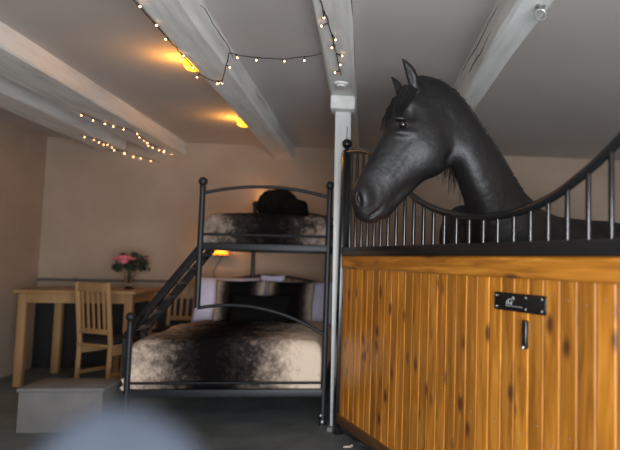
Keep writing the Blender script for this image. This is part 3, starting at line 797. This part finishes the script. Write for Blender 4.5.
# cheek (jowl) discs on both sides
for sgn in (1, -1):
    c = nparr(hp(427, 147)) + NH*.030*sgn
    ell(c, [HE @ Matrix.Identity(3), HN, Vector((0, 0, 1))], (.128, .084, .154), .03)
# lower jaw bar and chin
sweep([sec((420, 160), (431, 172), .040), sec((404, 181), (412, 192), .034), sec((390, 196), (398, 206), .030), sec((380, 206), (388, 217), .034), sec((374, 211), (380, 219), .028)], .02)
# upper lip
sweep([sec((356, 197), (374, 209), .050), sec((358, 208), (374, 218), .040)], .02)
for sgn in (1, -1):
    side = NH*sgn
    # facial crest, brow ridge, nasal bone, nostril rim
    a = [nparr(hp(*q)) + side*w for q, w in (((414, 138), .074), ((403, 151), .067), ((394, 165), .056), ((386, 177), .046))]
    sweep([(a[0], np.array([0, 0, .010]), .009), (a[1], np.array([0, 0, .012]), .012), (a[2], np.array([0, 0, .010]), .010), (a[3], np.array([0, 0, .006]), .008)], .022)
    ell(nparr(hp(394.5, 121.5)) + side*.085, I3, (.036, .008, .008), .035)
    ell(nparr(hp(397, 135)) + side*.076, I3, (.026, .007, .007), .03)
    ell(nparr(hp(405, 116)) + side*.080, I3, (.020, .016, .028), .03, sub=True)          # hollow above the eye
    ell(nparr(hp(396.8, 127.8)) + side*.103, I3, (.019, .020, .013), .012, sub=True)    # socket
    ell(nparr(hp(360.5, 197)) + side*.050, I3, (.022, .012, .034), .03)
    ell(nparr(hp(355.8, 200)) + side*.058, [[1, 0, .2], [0, 1, 0], [-.2, 0, 1]], (.0125, .028, .036), .007, sub=True)  # nostril
    # mouth corner crease
    b = [nparr(hp(*q)) + side*w for q, w in (((385, 198), .056), ((380, 205), .056), ((376, 211), .048), ((367, 217), .036))]
    sweep([(x_, np.array([0, 0, .0055]), .0055) for x_ in b], .008, sub=True)
    # jaw edge groove against the neck
    b = [nparr(hp(*q)) + side*w for q, w in (((443, 118), .090), ((449, 132), .092), ((448, 148), .088), ((443, 162), .080))]
    sweep([(x_, np.array([0, 0, .014]), .018) for x_ in b], .030, sub=True)
# ears
def ear(base, tip, lat_b, lat_t, wid, side, thick=.016):
    b = nparr(hp(*base)) + NH*lat_b; t_ = nparr(hp(*tip)) + NH*lat_t
    ax = (t_-b); wv = np.array([1.0, 0, .0]); wv = wv - ax*(wv@ax)/(ax@ax); wv /= np.linalg.norm(wv)
    secs = []
    for q, wd in ((-.12, .8), (.1, .95), (.3, 1.0), (.5, .92), (.7, .70), (.87, .42), (1.0, .12)):
        bend = wv*(.012*sin(q*pi))*(1 if q > 0 else 0)
        secs.append((b + ax*q + bend, wv*wid*wd, thick*wd + .003))
    sweep(secs, .014, pad=.03)
    # hollow
    nf = np.cross(ax/np.linalg.norm(ax), wv); 
    if nf[1] > 0: nf = -nf
    sweep([(b + ax*q + nf*(.020) , wv*wid*.45*wd, .008*wd) for q, wd in ((.18, .8), (.35, 1), (.55, .9), (.75, .55), (.85, .2))], .006, sub=True, pad=.03)
ear((411, 89), (398.5, 61.5), .045, .052, .030, 1)
ear((403, 93), (395.5, 73), -.045, -.070, .021, -1)
# neck
YN = [3.115, 3.118, 3.12, 3.13, 3.15, 3.19, 3.25, 3.36]
nk = [((421, 78), (444, 120)), ((441, 81.0), (445, 140)), ((456, 93.5), (447, 152)), ((472, 114), (448, 160)), ((486, 134), (456, 169)), ((503, 159), (461, 188)), ((522, 190), (467, 212)), ((545, 222), (466, 246))]
wn = [.045, .052, .062, .072, .088, .108, .130, .165]
secs = []
for (c_, th_), Y_, w_ in zip(nk, YN, wn):
    a, b = nparr(atY(*c_, Y_)), nparr(atY(*th_, Y_)); secs.append(((a+b)/2, (a-b)/2, w_, .25))
sweep(resample(secs), .045, p=2.1)
# trunk: chest to rump, going right and away
BD = Vector((.80, .60, 0)).normalized(); BN = Vector((-BD.y, BD.x, 0)); BC = Vector((.76, 3.62, 0))
def bp(l, lat, z): return nparr(BC + BD*l + BN*lat + Vector((0, 0, z)))
ZV = lambda h: np.array([0, 0, h], np.float32)
sweep([(bp(-.16, 0, 1.18), ZV(.20), .17), (bp(.02, 0, 1.17), ZV(.33), .25), (bp(.25, 0, 1.16), ZV(.38), .28), (bp(.55, 0, 1.14), ZV(.34), .31), (bp(.9, 0, 1.14), ZV(.33), .33),
       (bp(1.25, 0, 1.19), ZV(.32), .31), (bp(1.5, 0, 1.22), ZV(.30), .29), (bp(1.68, 0, 1.18), ZV(.22), .20)], .08)
sweep([(nparr(atY(514, 226, 3.34)), ZV(.11), .13), (bp(.05, 0, 1.28), ZV(.20), .19), (bp(.34, 0, 1.40), ZV(.14), .12)], .10)
sweep([(bp(.30, 0, 1.50), ZV(.07), .06), (bp(.6, 0, 1.46), ZV(.07), .10), (bp(1.2, 0, 1.46), ZV(.07), .14)], .08)
ell(nparr(atY(464, 238, 3.66)), I3, (.15, .13, .20), .06)      # point of the far shoulder
for lat in (-.17, .17):
    V2 = lambda r: np.array([BD.x*r, BD.y*r, 0], np.float32)
    # fore leg: shoulder, forearm, knee, cannon, fetlock, pastern, hoof
    sweep([(bp(.10, lat, 1.15), V2(.15), .10), (bp(.04, lat, .92), V2(.10), .085), (bp(.05, lat, .72), V2(.062), .055), (bp(.06, lat, .56), V2(.042), .040), (bp(.05, lat, .50), V2(.048), .045),
           (bp(.06, lat, .42), V2(.034), .032), (bp(.07, lat, .22), V2(.033), .030), (bp(.075, lat, .17), V2(.042), .038), (bp(.03, lat, .09), V2(.040), .038), (bp(.01, lat, .055), V2(.060), .055), (bp(.0, lat, .045), V2(.066), .060)], .02)
    # hind leg: thigh, stifle, gaskin, hock, cannon, pastern, hoof
    sweep([(bp(1.45, lat, 1.15), V2(.24), .13), (bp(1.30, lat, .92), V2(.15), .10), (bp(1.42, lat, .74), V2(.085), .065), (bp(1.58, lat, .58), V2(.055), .045), (bp(1.61, lat, .52), V2(.055), .045),
           (bp(1.57, lat, .42), V2(.038), .035), (bp(1.53, lat, .22), V2(.036), .032), (bp(1.52, lat, .17), V2(.044), .040), (bp(1.47, lat, .09), V2(.040), .038), (bp(1.45, lat, .055), V2(.060), .055), (bp(1.44, lat, .045), V2(.066), .060)], .02)

def surface_nets(F):
    s_ = F < 0
    nx, ny, nz = F.shape
    c = np.zeros((nx-1, ny-1, nz-1), np.int8)
    for a in (0, 1):
        for b in (0, 1):
            for d in (0, 1): c += s_[a:nx-1+a, b:ny-1+b, d:nz-1+d]
    act = (c > 0) & (c < 8); idx = -np.ones(act.shape, np.int64); ijk = np.argwhere(act); idx[act] = np.arange(len(ijk))
    acc = np.zeros((len(ijk), 3)); cnt = np.zeros(len(ijk)); I, J, K = ijk.T
    G = [GX, GY, GZ]
    cor = [(a, b, d) for a in (0, 1) for b in (0, 1) for d in (0, 1)]
    for p_ in cor:
        for ax in range(3):
            if p_[ax]: continue
            q_ = list(p_); q_[ax] = 1
            f0 = F[I+p_[0], J+p_[1], K+p_[2]]; f1 = F[I+q_[0], J+q_[1], K+q_[2]]
            mk = (f0 < 0) != (f1 < 0); t_ = np.where(mk, f0/np.where(mk, f0-f1, 1), 0)
            pos = np.stack([GX[I+p_[0]], GY[J+p_[1]], GZ[K+p_[2]]], 1).astype(float)
            g = G[ax]; bi = ijk[:, ax]; pos[:, ax] = g[bi] + t_*(g[bi+1]-g[bi])
            acc[mk] += pos[mk]; cnt[mk] += 1
    V = acc/cnt[:, None]; faces = []
    for ax in range(3):
        b, d = (ax+1) % 3, (ax+2) % 3
        sl0 = [slice(None)]*3; sl1 = [slice(None)]*3; sl0[ax] = slice(0, -1); sl1[ax] = slice(1, None)
        ed = s_[tuple(sl0)] != s_[tuple(sl1)]; e = np.argwhere(ed)
        e = e[(e[:, b] > 0) & (e[:, d] > 0) & (e[:, b] < F.shape[b]-1) & (e[:, d] < F.shape[d]-1)]
        def g(db, dd):
            x = e.copy(); x[:, b] -= db; x[:, d] -= dd; return idx[x[:, 0], x[:, 1], x[:, 2]]
        q = np.stack([g(0, 0), g(1, 0), g(1, 1), g(0, 1)], 1); inside = s_[e[:, 0], e[:, 1], e[:, 2]]
        q[~inside] = q[~inside][:, ::-1]; faces.append(q)
    return V, np.concatenate(faces)
V, Q = surface_nets(F); del F
me = bpy.data.meshes.new('body'); me.from_pydata(V.tolist(), [], Q.tolist()); me.materials.append(M['coat'])
me.polygons.foreach_set('use_smooth', [True]*len(me.polygons))
hloc = Vector((BC.x + .5, BC.y + .4, 0)); me.transform(Matrix.Translation(-hloc))
horse = thing('horse', hloc, 'black horse in the stall leaning its head over the curved rail, facing left', 'horse')
body = bpy.data.objects.new('body', me); COL.objects.link(body); body.parent = horse
sm = body.modifiers.new('smooth', 'SMOOTH'); sm.factor = .5; sm.iterations = 3
for sgn, nm in ((1, 'eye'), (-1, 'eye')):
    e = hp(396.8, 127.8) + HN*.0865*sgn
    MB().sphere(e, .0185, 22).build('eye', M['eye'], horse)

# hair: mane, forelock, tail
hr = random.Random(4)
def lock(mb, pts, r0, seg=5):
    n_ = len(pts); mb.tube(pts, [max(.0005, r0*(1-(i/(n_-1))**1.6)) for i in range(n_)], seg)
fl = MB()
for k in range(150):
    u = hr.random(); b = hp(lerp(402, 416, u), lerp(90, 82, u)) + HN*hr.uniform(-.035, .038)
    ln = hr.uniform(.55, 1.0); side = hr.uniform(-.05, .045)
    path = [(402, 92), (394, 98), (388.5, 108), (384.5, 119), (382, 130), (379.5, 139)]
    pts = [b]
    for i, (x, y) in enumerate(path):
        f_ = (i+1)/len(path)
        if f_ > ln: break
        inward = hr.uniform(-1.5, 9)
        pts.append(hp(x + inward + 1.0, y + inward*.2) + HN*(side*(.6+f_*.6) + hr.uniform(-.006, .006) + (.0)))
    if len(pts) > 2: lock(fl, pts, .0055)
# forelock tufts resting on the near side of the forehead
for k in range(110):
    x0 = hr.uniform(400, 416); pts = []
    for i in range(6):
        f_ = i/5; x = lerp(x0, lerp(384, 400, (x0-400)/16), f_); y = lerp(88, hr.uniform(108, 132 - (x0-400)*1.0), f_)
        pts.append(hp(x, y) + HN*(.052 + .036*f_ + hr.uniform(-.003, .003)))
    lock(fl, pts, .0045)
fl.build('forelock', M['hair'], horse)
mn = MB()
cp = [(414, 80, 3.12), (424, 79.5, 3.12), (438, 81, 3.125), (455, 91.5, 3.13), (470, 106.5, 3.14), (480, 121, 3.15), (498, 147, 3.17), (510, 168, 3.2), (526, 194, 3.26), (545, 214, 3.36)]
def crest(u):
    u = u*(len(cp)-1); i = min(int(u), len(cp)-2); f_ = u-i; a, b = cp[i], cp[i+1]
    return atY(lerp(a[0], b[0], f_), lerp(a[1], b[1], f_), lerp(a[2], b[2], f_))
for k in range(700):
    u = hr.random()**.9; c = crest(u); L_ = hr.uniform(.22, .42)*(1 if u > .1 else .6)
    lift = hr.uniform(-.016, .004); fwd = hr.uniform(-.08, .02)
    w_ = .06 + .10*u
    if .12 < u < .42: lift += hr.uniform(.004, .016)
    p0 = c + Vector((0, 0, lift-.006)); p1 = c + Vector((fwd*.1-.004, .03, lift*.8 - .004)); p2 = c + Vector((fwd*.3-.012, w_*.8, -.04)); p3 = c + Vector((fwd*.7-.03, w_+.03, -L_*.55)); p4 = c + Vector((fwd-.05, w_+.035, -L_))
    lock(mn, [p0, p1, p2, p3, p4], .0055)
# wisps hanging behind the throat
for k in range(46):
    g = hr.random() < .72
    x = hr.uniform(449, 463) if g else hr.uniform(430, 446); yt = 150; ye = hr.uniform(176, 197) if g else hr.uniform(172, 187)
    Yw = 3.27 + hr.uniform(0, .03); dx = hr.uniform(-2, 5)
    lock(mn, [atY(x-3, yt-30, Yw-.06), atY(x, yt, Yw), atY(x+dx*.4, lerp(yt, ye, .5), Yw), atY(x+dx, ye, Yw)], .0036)
mn.build('mane', M['hair'], horse)
tl = MB(); tb = BC + BD*1.72 + Vector((0, 0, 1.36))
for k in range(120):
    a = hr.uniform(0, 2*pi); r_ = hr.uniform(0, .05); o_ = Vector((cos(a)*r_, sin(a)*r_, 0))
    lock(tl, [tb + o_*.3 - BD*.05, tb + BD*.05 + o_*.6 - Vector((0, 0, .06)), tb + BD*.09 + o_*1.2 - Vector((0, 0, .35)), tb + BD*.07 + o_*1.6 - Vector((0, 0, .75)), tb + BD*.05 + o_ - Vector((0, 0, hr.uniform(.95, 1.2)))], .009)
tl.build('tail', M['hair'], horse)
